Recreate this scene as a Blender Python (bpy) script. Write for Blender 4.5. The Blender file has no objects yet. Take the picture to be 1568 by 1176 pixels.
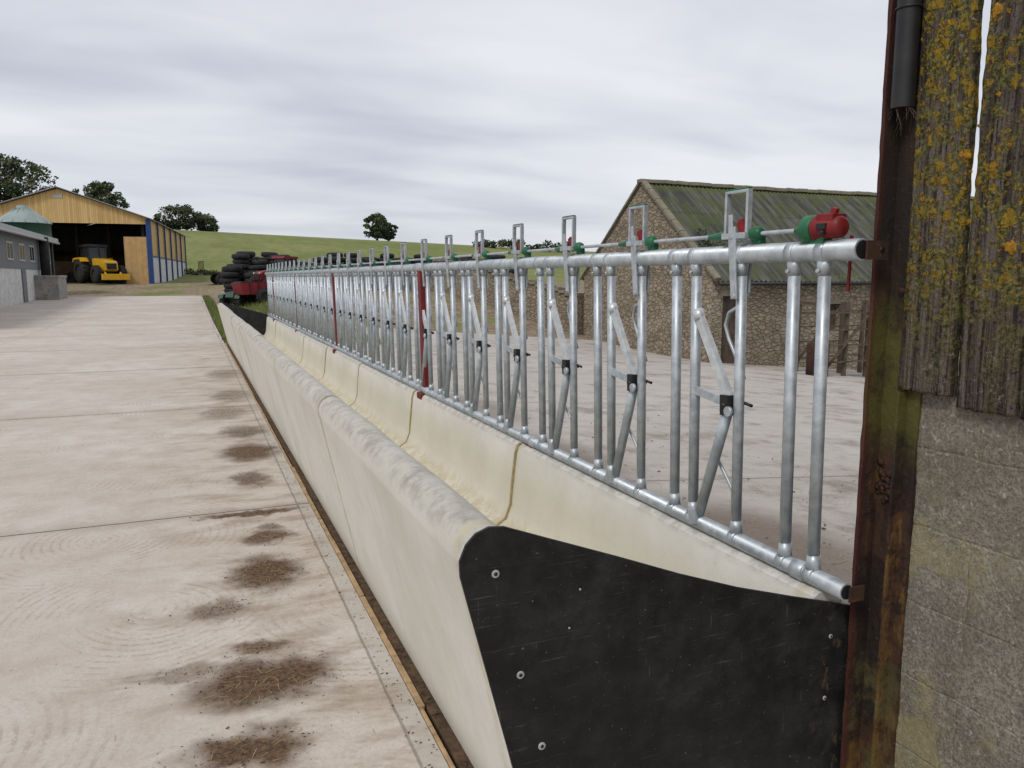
import bpy, math, random, bmesh
from mathutils import Vector, Matrix, noise
random.seed(7)
scene=bpy.context.scene
scene.view_settings.view_transform='Standard'
scene.view_settings.look='None'
scene.view_settings.exposure=0

# ------------------------------------------------------------ node helpers
class NT:
    def __init__(s,mat):
        mat.use_nodes=True; s.t=mat.node_tree; s.t.nodes.clear()
    def n(s,typ,**kw):
        nd=s.t.nodes.new(typ)
        for k,v in kw.items(): setattr(nd,k,v)
        return nd
    def l(s,a,b): s.t.links.new(a,b)
    def set(s,inp,v):
        if isinstance(v,bpy.types.NodeSocket): s.l(v,inp)
        else: inp.default_value=v
    def math(s,op,a,b=None,c=None,clamp=False):
        nd=s.n('ShaderNodeMath',operation=op,use_clamp=clamp)
        s.set(nd.inputs[0],a)
        if b is not None: s.set(nd.inputs[1],b)
        if c is not None: s.set(nd.inputs[2],c)
        return nd.outputs[0]
    def vm(s,op,a,b=None):
        nd=s.n('ShaderNodeVectorMath',operation=op)
        s.set(nd.inputs[0],a)
        if b is not None: s.set(nd.inputs[1],b)
        return nd
    def mix(s,f,a,b,blend='MIX'):
        nd=s.n('ShaderNodeMixRGB',blend_type=blend)
        s.set(nd.inputs[0],f); s.set(nd.inputs[1],a if isinstance(a,bpy.types.NodeSocket) else col(a)); s.set(nd.inputs[2],b if isinstance(b,bpy.types.NodeSocket) else col(b))
        return nd.outputs[0]
    def noise(s,vec,scale,detail=4,rough=.55,dist=0):
        nd=s.n('ShaderNodeTexNoise'); s.l(vec,nd.inputs['Vector'])
        nd.inputs['Scale'].default_value=scale; nd.inputs['Detail'].default_value=detail
        nd.inputs['Roughness'].default_value=rough; nd.inputs['Distortion'].default_value=dist
        return nd.outputs[0]
    def warp(s,vec,scale,amp,detail=4):
        wn=s.n('ShaderNodeTexNoise'); s.l(vec,wn.inputs['Vector']); wn.inputs['Scale'].default_value=scale; wn.inputs['Detail'].default_value=detail
        wv=s.n('ShaderNodeVectorMath',operation='MULTIPLY_ADD'); s.l(wn.outputs['Color'],wv.inputs[0]); wv.inputs[1].default_value=(amp,amp,amp); s.l(vec,wv.inputs[2])
        return wv.outputs[0]
    def ss(s,v,a,b,lo=0.,hi=1.):
        nd=s.n('ShaderNodeMapRange',interpolation_type='SMOOTHSTEP'); s.set(nd.inputs[0],v)
        nd.inputs[1].default_value=a; nd.inputs[2].default_value=b
        nd.inputs[3].default_value=lo; nd.inputs[4].default_value=hi
        return nd.outputs[0]
    def coord(s,scale=(1,1,1)):
        tc=s.n('ShaderNodeTexCoord')
        mp=s.n('ShaderNodeMapping'); mp.inputs['Scale'].default_value=scale
        s.l(tc.outputs['Object'],mp.inputs[0]); return mp.outputs[0]
    def out(s,color,rough=.8,metal=0.,height=None,bstr=.3,bdist=.01,spec=.4):
        p=s.n('ShaderNodeBsdfPrincipled'); o=s.n('ShaderNodeOutputMaterial')
        s.set(p.inputs['Base Color'],color if isinstance(color,bpy.types.NodeSocket) else col(color))
        s.set(p.inputs['Roughness'],rough); s.set(p.inputs['Metallic'],metal)
        p.inputs['Specular IOR Level'].default_value=spec
        if height is not None:
            b=s.n('ShaderNodeBump'); b.inputs['Strength'].default_value=bstr; b.inputs['Distance'].default_value=bdist
            s.l(height,b.inputs['Height']); s.l(b.outputs[0],p.inputs['Normal'])
        s.l(p.outputs[0],o.inputs[0]); return p
def col(c): return (c[0],c[1],c[2],1.)
def newmat(name):
    m=bpy.data.materials.new(name); return m,NT(m)

def simple(name,c1,c2,scale=5,rough=.7,metal=0,bstr=.2,bdist=.005,stretch=(1,1,1),detail=5,c3=None,s3=40,lo=.35,hi=.65,spec=.4):
    m,t=newmat(name); v=t.coord(stretch)
    n1=t.noise(v,scale,detail); f=t.ss(n1,lo,hi)
    c=t.mix(f,c1,c2)
    n2=t.noise(v,s3,3)
    if c3: c=t.mix(t.ss(n2,.55,.72),c,c3)
    c=t.mix(t.ss(n2,.3,.7,0,.25),c,(c1[0]*.5,c1[1]*.5,c1[2]*.5))
    h=t.math('ADD',n1,n2)
    t.out(c,rough,metal,h,bstr,bdist,spec)
    return m

# ------------------------------------------------------------ mesh builder
class MB:
    def __init__(s): s.v=[];s.f=[];s.m=[];s.sm=[]
    def add(s,vs,fs,m=0,smooth=False):
        b=len(s.v); s.v+= [tuple(p) for p in vs]
        for f in fs: s.f.append([i+b for i in f]); s.m.append(m); s.sm.append(smooth)
    def box(s,x0,x1,y0,y1,z0,z1,m=0):
        s.add([(x0,y0,z0),(x1,y0,z0),(x1,y1,z0),(x0,y1,z0),(x0,y0,z1),(x1,y0,z1),(x1,y1,z1),(x0,y1,z1)],
              [(3,2,1,0),(4,5,6,7),(0,1,5,4),(1,2,6,5),(2,3,7,6),(3,0,4,7)],m)
    def bar(s,p0,p1,w,h,m=0,up=(1,0,0)):
        p0=Vector(p0);p1=Vector(p1);d=(p1-p0).normalized();u=Vector(up);a=d.cross(u).normalized();b=a.cross(d).normalized()
        vs=[]
        for p in(p0,p1):
            for i,j in((-1,-1),(1,-1),(1,1),(-1,1)): vs.append(p+a*(i*w/2)+b*(j*h/2))
        s.add(vs,[(3,2,1,0),(4,5,6,7),(0,1,5,4),(1,2,6,5),(2,3,7,6),(3,0,4,7)],m)
    def tube(s,pts,r,n=10,m=0,caps=True):
        pts=[Vector(p) for p in pts]
        rs=r if isinstance(r,(list,tuple)) else [r]*len(pts)
        vs=[];ref=None
        for i,p in enumerate(pts):
            if i==0:d=pts[1]-p
            elif i==len(pts)-1:d=p-pts[i-1]
            else:d=(pts[i+1]-p).normalized()+(p-pts[i-1]).normalized()
            d.normalize()
            if ref is None:
                ref=Vector((1,0,0)) if abs(d.x)<.8 else Vector((0,0,1))
            a=d.cross(ref).normalized(); b=a.cross(d).normalized(); ref=b
            for k in range(n):
                t=2*math.pi*k/n
                vs.append(p+a*(math.cos(t)*rs[i])+b*(math.sin(t)*rs[i]))
        fs=[]
        for i in range(len(pts)-1):
            for k in range(n):
                fs.append((i*n+k,(i)*n+(k+1)%n,(i+1)*n+(k+1)%n,(i+1)*n+k))
        s.add(vs,fs,m,True)
        if caps:
            b=len(s.v)-len(vs)
            s.f.append([b+k for k in reversed(range(n))]);s.m.append(m);s.sm.append(False)
            s.f.append([b+(len(pts)-1)*n+k for k in range(n)]);s.m.append(m);s.sm.append(False)
    def lathe(s,c,prof,n=20,m=0,axis='z'):
        vs=[]
        for r,h in prof:
            for k in range(n):
                t=2*math.pi*k/n
                a,b=r*math.cos(t),r*math.sin(t)
                p=(a,b,h) if axis=='z' else ((h,a,b) if axis=='x' else (b,h,a))
                vs.append((c[0]+p[0],c[1]+p[1],c[2]+p[2]))
        fs=[]
        for i in range(len(prof)-1):
            for k in range(n): fs.append((i*n+k,i*n+(k+1)%n,(i+1)*n+(k+1)%n,(i+1)*n+k))
        s.add(vs,fs,m,True)
    def prism_y(s,poly,y0,y1,m=0,smooth=False,caps=True):
        n=len(poly)
        vs=[(x,y0,z) for x,z in poly]+[(x,y1,z) for x,z in poly]
        s.add(vs,[(i,(i+1)%n,n+(i+1)%n,n+i) for i in range(n)],m,smooth)
        if caps: s.add(vs,[list(range(n))[::-1],list(range(n,2*n))],m)
    def prism_x(s,poly,x0,x1,m=0):
        n=len(poly)
        vs=[(x0,y,z) for y,z in poly]+[(x1,y,z) for y,z in poly]
        s.add(vs,[(i,(i+1)%n,n+(i+1)%n,n+i) for i in range(n)],m)
        s.add(vs,[list(range(n))[::-1],list(range(n,2*n))],m)
    def obj(s,name,mats,parent=None,loc=(0,0,0),rotz=0,bevel=0,fix=True):
        me=bpy.data.meshes.new(name); me.from_pydata(s.v,[],s.f)
        for mt in mats: me.materials.append(mt)
        me.polygons.foreach_set('material_index',s.m); me.polygons.foreach_set('use_smooth',s.sm)
        me.update()
        if fix:
            bm=bmesh.new(); bm.from_mesh(me); bmesh.ops.recalc_face_normals(bm,faces=bm.faces); bm.to_mesh(me); bm.free()
        o=bpy.data.objects.new(name,me); scene.collection.objects.link(o)
        o.location=loc; o.rotation_euler=(0,0,rotz)
        if parent: o.parent=parent
        if bevel:
            b=o.modifiers.new('bevel','BEVEL'); b.width=bevel; b.segments=2; b.limit_method='ANGLE'; b.angle_limit=math.radians(50)
        return o
def empty(name,loc=(0,0,0),rotz=0):
    e=bpy.data.objects.new(name,None); scene.collection.objects.link(e); e.location=loc; e.rotation_euler=(0,0,rotz); return e
def ss(a,b,x):
    t=max(0,min(1,(x-a)/(b-a))); return t*t*(3-2*t)

# ------------------------------------------------------------ terrain
def tz(x,y):
    left=.30*ss(25,58,y)+.85*ss(58,78,y)
    right=-.0825*max(0,x-2)*(1-ss(26,41,y))*(1-ss(30,60,x)) -1.6*ss(30,60,x)*(1-ss(40,90,y))+1.05*ss(22,40,y)+.1*ss(58,78,y)
    w=ss(.9,5.5,x)
    z=left*(1-w)+right*w if x>.9 else left
    if x>.9 and y<21: z=min(0,-.0825*max(0,x-2)) if x<30 else right
    hill=max(3,12.8-.036*x)*ss(78,235,y)*(1-.6*ss(250,420,y))
    return z+hill

# ------------------------------------------------------------ materials
def concrete_mat(name,stains,base1,base2,joints=True,dirty=0.):
    m,t=newmat(name); v=t.coord()
    big=t.noise(v,.45,4,.6); mid=t.noise(v,3.2,6,.7); fine=t.noise(v,60,4,.7); spk=t.noise(v,170,2,.5)
    vs=t.coord((.3,1.7,1)); band=t.noise(vs,1.0,5,.65)
    c=t.mix(t.ss(big,.35,.65),base1,base2)
    c=t.mix(t.ss(band,.42,.66,0,.35),c,(base2[0]*.80,base2[1]*.78,base2[2]*.74))
    c=t.mix(t.ss(mid,.38,.68,0,.45),c,(base1[0]*.74,base1[1]*.68,base1[2]*.62))
    c=t.mix(t.ss(t.noise(v,14,5,.75),.45,.66,0,.35),c,(base1[0]*1.2,base1[1]*1.21,base1[2]*1.22))
    c=t.mix(t.ss(fine,.35,.7,0,.4),c,(base1[0]*.78,base1[1]*.74,base1[2]*.70))
    # tight float swirls left by the finishing machine
    wp=t.warp(v,.9,.16,1)
    vo=t.n('ShaderNodeTexVoronoi',voronoi_dimensions='2D'); t.l(wp,vo.inputs['Vector']); vo.inputs['Scale'].default_value=.62
    fd=t.math('ADD',t.math('MULTIPLY',vo.outputs['Distance'],210.),t.math('MULTIPLY',fine,2.2))
    sw01=t.ss(t.math('SINE',fd),-.1,1.)
    swm=t.math('MULTIPLY',sw01,t.math('MULTIPLY',t.ss(t.noise(v,1.9,5,.7),.42,.60),t.ss(t.noise(v,22,3,.7),.36,.6)))
    c=t.mix(t.math('MULTIPLY',swm,.42),c,(base1[0]*.60,base1[1]*.51,base1[2]*.43))
    c=t.mix(t.ss(spk,.68,.76,0,.7),c,(.12,.085,.06))
    height=t.math('ADD',t.math('MULTIPLY',swm,.4),t.math('ADD',t.math('MULTIPLY',fine,.6),mid))
    sep=t.n('ShaderNodeSeparateXYZ'); t.l(v,sep.inputs[0]); X,Y=sep.outputs[0],sep.outputs[1]
    if joints:
        wob=t.math('MULTIPLY',t.math('SUBTRACT',t.noise(v,9,3),.5),.012)
        yy=t.math('ADD',Y,wob)
        ym=t.math('PINGPONG',t.math('SUBTRACT',yy,.86),2.29)
        j1=t.ss(ym,.006,.014,1,0)
        dark=t.ss(ym,.0,.16,.2,0)
        xm=t.math('ABSOLUTE',t.math('SUBTRACT',t.math('ADD',X,wob),.62)); j2=t.ss(xm,.002,.009,.6,0)
        xm3=t.math('ABSOLUTE',t.math('ADD',t.math('ADD',X,wob),4.2)); j3=t.ss(xm3,.004,.014,.6,0)
        j=t.math('MAXIMUM',t.math('MAXIMUM',j1,j2),j3)
        c=t.mix(dark,c,(.2,.15,.11))
        c=t.mix(t.ss(X,.615,.625,0,.45),c,(.47,.45,.41))
        c=t.mix(t.math('MULTIPLY',j,.78),c,(.10,.08,.065))
        height=t.math('SUBTRACT',height,t.math('MULTIPLY',j,1.5))
        e=t.math('MULTIPLY',t.ss(X,-.9,.45),t.ss(X,.62,.75,1,.3)); e=t.math('MULTIPLY',e,t.ss(t.noise(t.coord((1,2.2,1)),1.9,5,.65),.44,.68))
        c=t.mix(t.math('MULTIPLY',e,.6),c,(.25,.175,.115))
    acc=None
    wv=t.warp(v,7,.26,6)
    for cx,cy,rx,ry,st in stains:
        d=t.vm('SUBTRACT',wv,(cx+.13,cy+.13,0))
        d2=t.vm('MULTIPLY',d.outputs[0],(1/rx,1/ry,0))
        ln=t.vm('LENGTH',d2.outputs[0]).outputs['Value']
        vv=t.ss(ln,.45,1.25,st,0)
        acc=vv if acc is None else t.math('MAXIMUM',acc,vv)
    if dirty:
        dd=t.ss(t.noise(v,1.3,6,.7),.48,.68,0,dirty); acc=dd if acc is None else t.math('MAXIMUM',acc,dd)
    if acc is not None:
        mc=t.mix(t.ss(t.noise(v,45,4,.7),.35,.65),(.17,.105,.06),(.075,.047,.03))
        c=t.mix(acc,c,mc)
        height=t.math('ADD',height,t.math('MULTIPLY',acc,t.noise(v,50,4,.8)))
    t.out(c,.85,0,height,.55,.006,.25)
    return m

stains=[(.30,4.22,.21,.29,1.),(.20,3.03,.31,.21,1.),(.10,2.58,.22,.14,1.),(.42,7.3,.28,.44,.95),(.05,3.80,.15,.15,.7),
        (.30,5.34,.36,.07,.95),(.36,4.80,.16,.15,.9),(.20,3.32,.14,.09,.85),(-.12,3.2,.2,.07,.55),(.36,6.3,.17,.27,.8),(.44,8.3,.25,.4,.7),
        (.30,9.6,.3,.5,.5),(.45,11.,.3,.6,.5),(.40,5.0,.1,.1,.7),(-2.3,6.5,.3,.08,.3),(.45,13.5,.3,.8,.45)]
M_yard=concrete_mat('yard_concrete',stains,(.545,.485,.42),(.65,.60,.54))
M_yard2=concrete_mat('far_yard_concrete',[(2.7,2.7,.6,1.0,.8),(3.2,3.9,.9,1.2,.7),(3.0,6.5,.8,1.4,.6),(3.3,9.5,.7,1.5,.5)],(.52,.475,.425),(.60,.565,.515),joints=True,dirty=.5)

def grass_mat():
    m,t=newmat('field_grass'); v=t.coord()
    a=t.noise(v,.035,4,.6); b=t.noise(v,.7,5,.7); vs=t.coord((1,.12,1)); st=t.noise(vs,.5,3)
    c=t.mix(t.ss(a,.35,.65),(.18,.21,.07),(.26,.265,.105))
    c=t.mix(t.ss(st,.4,.65,0,.4),c,(.145,.165,.055))
    c=t.mix(t.ss(b,.4,.7,0,.5),c,(.12,.145,.045))
    sep=t.n('ShaderNodeSeparateXYZ'); t.l(v,sep.inputs[0])
    yw=t.math('ADD',sep.outputs[1],t.math('MULTIPLY',t.noise(v,.12,4),14.))
    near=t.ss(yw,78,92,1,0)
    dirt=t.math('MULTIPLY',near,t.ss(t.noise(v,.28,5,.7),.38,.52))
    dc=t.mix(t.ss(t.noise(v,3,4),.35,.65),(.22,.155,.105),(.34,.28,.21))
    c=t.mix(dirt,c,dc)
    t.out(c,.95,0,t.math('ADD',b,t.noise(v,6,4)),.8,.15,.1)
    return m
M_grass=grass_mat()

def trough_mat():
    m,t=newmat('cast_cream_concrete'); v=t.coord(); sep=t.n('ShaderNodeSeparateXYZ'); t.l(v,sep.inputs[0]); X,Y,Z=sep.outputs
    n1=t.noise(v,2.2,5,.6); n2=t.noise(v,14,5,.7); n3=t.noise(v,90,3)
    c=t.mix(t.ss(n1,.35,.65),(.65,.625,.555),(.73,.71,.645))
    c=t.mix(t.ss(n2,.45,.7,0,.22),c,(.55,.52,.45))
    vs=t.coord((1,9,.6)); st=t.noise(vs,1.4,4,.6)
    c=t.mix(t.ss(st,.5,.72,0,.16),c,(.48,.45,.38))
    c=t.mix(t.math('MULTIPLY',t.ss(X,.74,.85),t.ss(Z,.60,.40,0,.42)),c,(.64,.59,.44))
    lip=t.math('MULTIPLY',t.ss(Z,.875,.955),t.ss(X,.60,.80,1,.0))
    lc=t.mix(t.ss(n2,.32,.62),(.30,.275,.24),(.50,.475,.415))
    c=t.mix(t.math('MULTIPLY',lip,t.ss(n1,.25,.5,.55,.95)),c,lc)
    c=t.mix(t.math('MULTIPLY',t.ss(Z,.59,.64),t.ss(X,1.62,1.68)),c,t.mix(t.ss(n2,.4,.6),(.44,.42,.38),(.62,.60,.55)))
    fl=t.math('MULTIPLY',t.ss(Z,.15,.28,1,0),t.ss(X,.85,1.0))
    c=t.mix(t.math('MULTIPLY',fl,t.ss(n2,.40,.58,.15,.7)),c,(.47,.39,.22))
    ym=t.math('PINGPONG',t.math('SUBTRACT',Y,1.76),1.12)
    jj=t.ss(ym,.005,.04,1,0)
    c=t.mix(t.math('MULTIPLY',jj,t.ss(n2,.3,.6,.05,.5)),c,(.50,.44,.27))
    c=t.mix(t.math('MULTIPLY',t.ss(Z,.0,.18,1,0),t.ss(n1,.3,.6,.2,.6)),c,(.42,.36,.28))
    c=t.mix(t.ss(n3,.68,.76,0,.5),c,(.27,.23,.18))
    t.out(c,.75,0,t.math('ADD',n2,t.math('MULTIPLY',n3,.5)),.3,.004,.3); return m
M_trough=trough_mat()
M_caulk=simple('joint_sealant',(.42,.33,.15),(.30,.24,.13),30,.7)
M_timber_strip=simple('tan_edging',(.50,.34,.18),(.34,.23,.12),7,.85,bstr=.6,c3=(.14,.10,.07),s3=25)
def sheet_mat():
    m,t=newmat('black_rubber_sheet'); v=t.coord((1,1,1))
    n=t.noise(v,9,5,.7)
    def scr(rot,sc,s):
        r=t.n('ShaderNodeMapping'); r.inputs['Rotation'].default_value=(0,rot,0); r.inputs['Scale'].default_value=sc; t.l(v,r.inputs[0]); return t.noise(r.outputs[0],s,3,.6)
    s1=scr(.7,(3,1,60),2.2); s2=scr(-.5,(50,1,2.5),2.2); s3=scr(.15,(2,1,70),2.7)
    sp=t.noise(v,75,2); sp2=t.noise(v,160,2)
    c=t.mix(t.ss(n,.35,.7),(.010,.010,.011),(.024,.024,.024))
    c=t.mix(t.math('MULTIPLY',t.ss(s1,.64,.72),t.ss(n,.45,.6,0,.35)),c,(.16,.16,.15))
    c=t.mix(t.math('MULTIPLY',t.ss(s2,.64,.72),t.ss(n,.5,.62,0,.3)),c,(.16,.16,.15))
    c=t.mix(t.math('MULTIPLY',t.ss(s3,.66,.74),.3),c,(.13,.13,.12))
    c=t.mix(t.ss(t.noise(v,4,5,.7),.52,.72,0,.35),c,(.06,.058,.053))
    c=t.mix(t.ss(sp,.73,.78,0,.6),c,(.25,.23,.20)); c=t.mix(t.ss(sp2,.72,.76,0,.5),c,(.25,.23,.20))
    sep=t.n('ShaderNodeSeparateXYZ'); t.l(v,sep.inputs[0])
    c=t.mix(t.math('MULTIPLY',t.ss(sep.outputs[0],1.66,1.76),t.ss(t.noise(t.coord((1,1,.5)),22,4,.7),.56,.64,0,.5)),c,(.13,.085,.045))
    t.out(c,t.ss(n,.3,.7,.45,.7),0,t.math('ADD',n,s1),.15,.004,.3); return m
M_sheet=sheet_mat()
def galv_mat():
    m,t=newmat('galvanised_steel'); v=t.coord(); n=t.noise(v,22,4,.65); n2=t.noise(v,5,3); n3=t.noise(v,70,2)
    c=t.mix(t.ss(n,.3,.7),(.38,.42,.45),(.56,.60,.63)); c=t.mix(t.ss(n2,.45,.7,0,.45),c,(.32,.35,.37))
    c=t.mix(t.ss(n3,.66,.76,0,.3),c,(.70,.72,.73))
    t.out(c,t.ss(n,.3,.7,.36,.55),.45,n,.12,.003,.5); return m
M_galv=galv_mat()
M_bright=simple('bright_zinc',(.76,.79,.81),(.62,.65,.67),25,.33,.4)
M_red=simple('red_paint',(.24,.011,.014),(.16,.01,.012),12,.5,0,.1)
M_redpost=simple('oxide_red_post',(.20,.018,.02),(.13,.015,.016),9,.55,0,.1)
M_green=simple('green_plastic',(.012,.11,.045),(.018,.155,.07),14,.45,0,.1)
M_black=simple('black_plastic_and_hole_shade',(.012,.012,.013),(.02,.02,.02),10,.45,0,.1)
M_tyre=simple('tyre_rubber',(.010,.010,.011),(.026,.025,.024),6,.8,0,.4,c3=(.05,.046,.04),s3=9)
M_white=simple('white_washer',(.50,.50,.47),(.38,.38,.36),60,.5)
M_straw=simple('straw',(.50,.38,.16),(.36,.26,.11),8,.9)
M_muck_shade=simple('muck_and_gap_shade',(.12,.075,.04),(.06,.038,.022),20,.95)

def rust_mat():
    m,t=newmat('rusted_painted_steel'); v=t.coord(); vz=t.coord((3,3,.8))
    n=t.noise(v,7,6,.7); nz=t.noise(vz,2.6,5,.7); f=t.noise(v,55,4,.7); g2=t.noise(v,18,5,.7)
    c=t.mix(t.ss(nz,.40,.54),(.020,.015,.013),(.058,.030,.018))
    c=t.mix(t.ss(nz,.54,.63,0,.85),c,(.155,.085,.025))
    c=t.mix(t.ss(n,.50,.62,0,.9),c,(.028,.013,.012))
    c=t.mix(t.ss(g2,.50,.64,0,.7),c,(.012,.009,.008))
    sep=t.n('ShaderNodeSeparateXYZ'); t.l(v,sep.inputs[0]); Z=sep.outputs[2]
    g=t.math('MULTIPLY',t.ss(Z,1.0,1.2),t.ss(Z,1.4,1.6,1,0)); g=t.math('MULTIPLY',g,t.ss(n,.36,.55,.2,.85))
    c=t.mix(g,c,(.095,.09,.022))
    g=t.math('MULTIPLY',t.ss(Z,.35,.55,1,0),t.ss(n,.42,.6,0,.6)); c=t.mix(g,c,(.13,.115,.04))
    c=t.mix(t.ss(Z,1.5,1.7,0,.85),c,(.020,.017,.015))
    c=t.mix(t.ss(f,.62,.75,0,.5),c,(.22,.16,.10))
    c=t.mix(t.ss(sep.outputs[0],1.82,1.803,0,.6),c,(.075,.018,.014))
    t.out(c,.7,.1,t.math('ADD',n,f),.7,.006,.3); return m
M_rust=rust_mat()
M_rust2=simple('rust',(.06,.025,.015),(.03,.014,.010),12,.9,0,.5,c3=(.11,.05,.023))
M_oldwood=simple('weathered_wood',(.12,.09,.065),(.07,.05,.038),5,.9,0,.5)

def board_mat():
    m,t=newmat('lichened_boards'); v=t.coord(); vg=t.coord((14,14,.55)); g=t.noise(vg,3.2,6,.7,.6); vg2=t.coord((40,40,.8)); g2=t.noise(vg2,3,4,.7)
    c=t.mix(t.ss(g,.35,.62),(.045,.034,.030),(.20,.165,.14)); c=t.mix(t.ss(g2,.48,.64,0,.88),c,(.018,.013,.011))
    sep=t.n('ShaderNodeSeparateXYZ'); t.l(v,sep.inputs[0]); Z=sep.outputs[2]
    n=t.noise(v,24,6,.75); nb=t.noise(v,6,4,.6); nf=t.noise(v,90,4,.7)
    gr=t.math('MULTIPLY',t.ss(n,.45,.53),t.math('MULTIPLY',t.ss(nb,.36,.50),t.ss(Z,1.3,1.6,.35,1.)))
    c=t.mix(t.math('MULTIPLY',gr,.85),c,t.mix(t.ss(nf,.40,.60),(.055,.055,.014),(.22,.205,.07)))
    wh=t.math('MULTIPLY',t.ss(t.noise(v,45,5,.8),.57,.64),t.ss(t.noise(v,9,3),.44,.58))
    c=t.mix(t.math('MULTIPLY',wh,.7),c,(.36,.34,.25))
    w1=t.warp(v,30,.06,5)
    def blobs(sc,r,fs,lo,hi,zz):
        vo=t.n('ShaderNodeTexVoronoi'); t.l(w1,vo.inputs['Vector']); vo.inputs['Scale'].default_value=sc
        b=t.ss(vo.outputs['Distance'],r*.75,r,1,0); s=t.ss(t.noise(v,fs,3,.6),lo,hi)
        return t.math('MULTIPLY',t.math('MULTIPLY',b,s),t.ss(Z,zz,zz+.35))
    ye=t.math('MAXIMUM',blobs(26,.42,6,.46,.52,1.40),blobs(60,.45,9,.44,.52,1.34))
    ye=t.math('MULTIPLY',ye,t.ss(n,.38,.46))
    c=t.mix(t.math('MULTIPLY',ye,.92),c,t.mix(t.ss(nf,.38,.62),(.30,.165,.012),(.36,.27,.045)))
    dk=t.ss(t.noise(v,34,4,.8),.42,.34,0,.75); c=t.mix(dk,c,(.016,.013,.010))
    t.out(c,.92,0,t.math('ADD',t.math('MULTIPLY',g,1.4),t.math('ADD',t.math('MULTIPLY',n,1.5),t.math('ADD',nf,t.math('MULTIPLY',ye,.5)))),1.,.014,.15); return m
M_board=board_mat()
M_lichen=simple('orange_lichen',(.42,.20,.012),(.26,.15,.02),60,.95,0,1.,.006,c3=(.46,.27,.04),s3=120)

def block_mat():
    m,t=newmat('weathered_blockwork'); v=t.coord(); sep=t.n('ShaderNodeSeparateXYZ'); t.l(v,sep.inputs[0])
    cb=t.n('ShaderNodeCombineXYZ'); t.l(sep.outputs[1],cb.inputs[0]); t.l(sep.outputs[2],cb.inputs[1])
    n=t.noise(v,5,6,.7); f=t.noise(v,120,4,.8); f2=t.noise(v,55,5,.8)
    wv=t.warp(cb.outputs[0],18,.016,4)
    br=t.n('ShaderNodeTexBrick'); t.l(wv,br.inputs['Vector']); br.inputs['Scale'].default_value=1.; br.inputs['Brick Width'].default_value=.45; br.inputs['Row Height'].default_value=.225; br.inputs['Mortar Size'].default_value=.006; br.inputs['Mortar Smooth'].default_value=1.
    c=t.mix(t.ss(n,.35,.65),(.31,.28,.225),(.46,.42,.345))
    br.inputs['Color1'].default_value=(.90,.91,.92,1); br.inputs['Color2'].default_value=(1,.98,.94,1); br.inputs['Mortar'].default_value=(1.1,1.06,.96,1)
    c=t.mix(.8,c,br.outputs[0],'MULTIPLY')
    c=t.mix(t.ss(f,.45,.58,0,.7),c,(.15,.13,.105)); c=t.mix(t.ss(f2,.56,.66,0,.8),c,(.64,.62,.55)); c=t.mix(t.ss(f2,.42,.32,0,.7),c,(.075,.065,.05))
    c=t.mix(t.math('MULTIPLY',t.ss(t.noise(v,3.1,5,.7),.48,.62,0,.55),t.ss(sep.outputs[2],1.15,.7,.4,1.)),c,(.46,.39,.18))
    c=t.mix(t.ss(t.noise(v,2.3,4,.6),.52,.66,0,.4),c,(.20,.185,.15))
    h=t.math('SUBTRACT',t.math('ADD',f,t.math('MULTIPLY',f2,1.2)),t.math('MULTIPLY',br.outputs['Fac'],.45))
    t.out(c,.95,0,h,1.,.012,.2); return m
M_block=block_mat()

def stone_mat(name='rubble_stone',sc=4.2,c1=(.27,.215,.15),c2=(.40,.33,.24)):
    m,t=newmat(name); v=t.coord((1,1,2.0))
    wv=t.warp(v,2.5,.25,3)
    vo=t.n('ShaderNodeTexVoronoi'); t.l(wv,vo.inputs['Vector']); vo.inputs['Scale'].default_value=sc
    ve=t.n('ShaderNodeTexVoronoi',feature='DISTANCE_TO_EDGE'); t.l(wv,ve.inputs['Vector']); ve.inputs['Scale'].default_value=sc
    s=t.n('ShaderNodeSeparateColor'); t.l(vo.outputs['Color'],s.inputs[0])
    c=t.mix(s.outputs[0],c1,c2); c=t.mix(t.math('MULTIPLY',s.outputs[1],.4),c,(.18,.17,.15))
    n=t.noise(v,9,5,.7); c=t.mix(t.ss(n,.4,.7,0,.5),c,(.12,.09,.065))
    e=t.ss(ve.outputs['Distance'],.0,.10,1,0); c=t.mix(t.math('MULTIPLY',e,.45),c,(.16,.13,.10))
    c=t.mix(t.ss(t.noise(v,.6,4),.5,.7,0,.45),c,(.42,.38,.30))
    t.out(c,.95,0,t.math('SUBTRACT',t.math('MULTIPLY',n,.4),e),.9,.05,.15); return m
M_stone=stone_mat()
M_coping=simple('coping_stone',(.26,.235,.175),(.19,.17,.125),3,.95,0,.5,c3=(.14,.15,.07))
def roof_mat():
    m,t=newmat('mossy_corrugated_roof'); v=t.coord(); n=t.noise(v,1.6,6,.75); f=t.noise(v,12,5,.7); vs=t.coord((5,.5,.5)); st=t.noise(vs,1,4)
    c=t.mix(t.ss(st,.35,.65),(.055,.055,.050),(.125,.125,.112))
    sep=t.n('ShaderNodeSeparateXYZ'); t.l(v,sep.inputs[0]); Z=sep.outputs[2]
    mo=t.math('MULTIPLY',t.ss(n,.43,.60),t.ss(f,.35,.6,.3,.9))
    c=t.mix(mo,c,(.082,.098,.036)); c=t.mix(t.ss(Z,4.45,4.9,0,.7),c,(.12,.14,.045))
    t.out(c,.95,0,f,.7,.03,.15); return m
M_roof=roof_mat()
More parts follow.
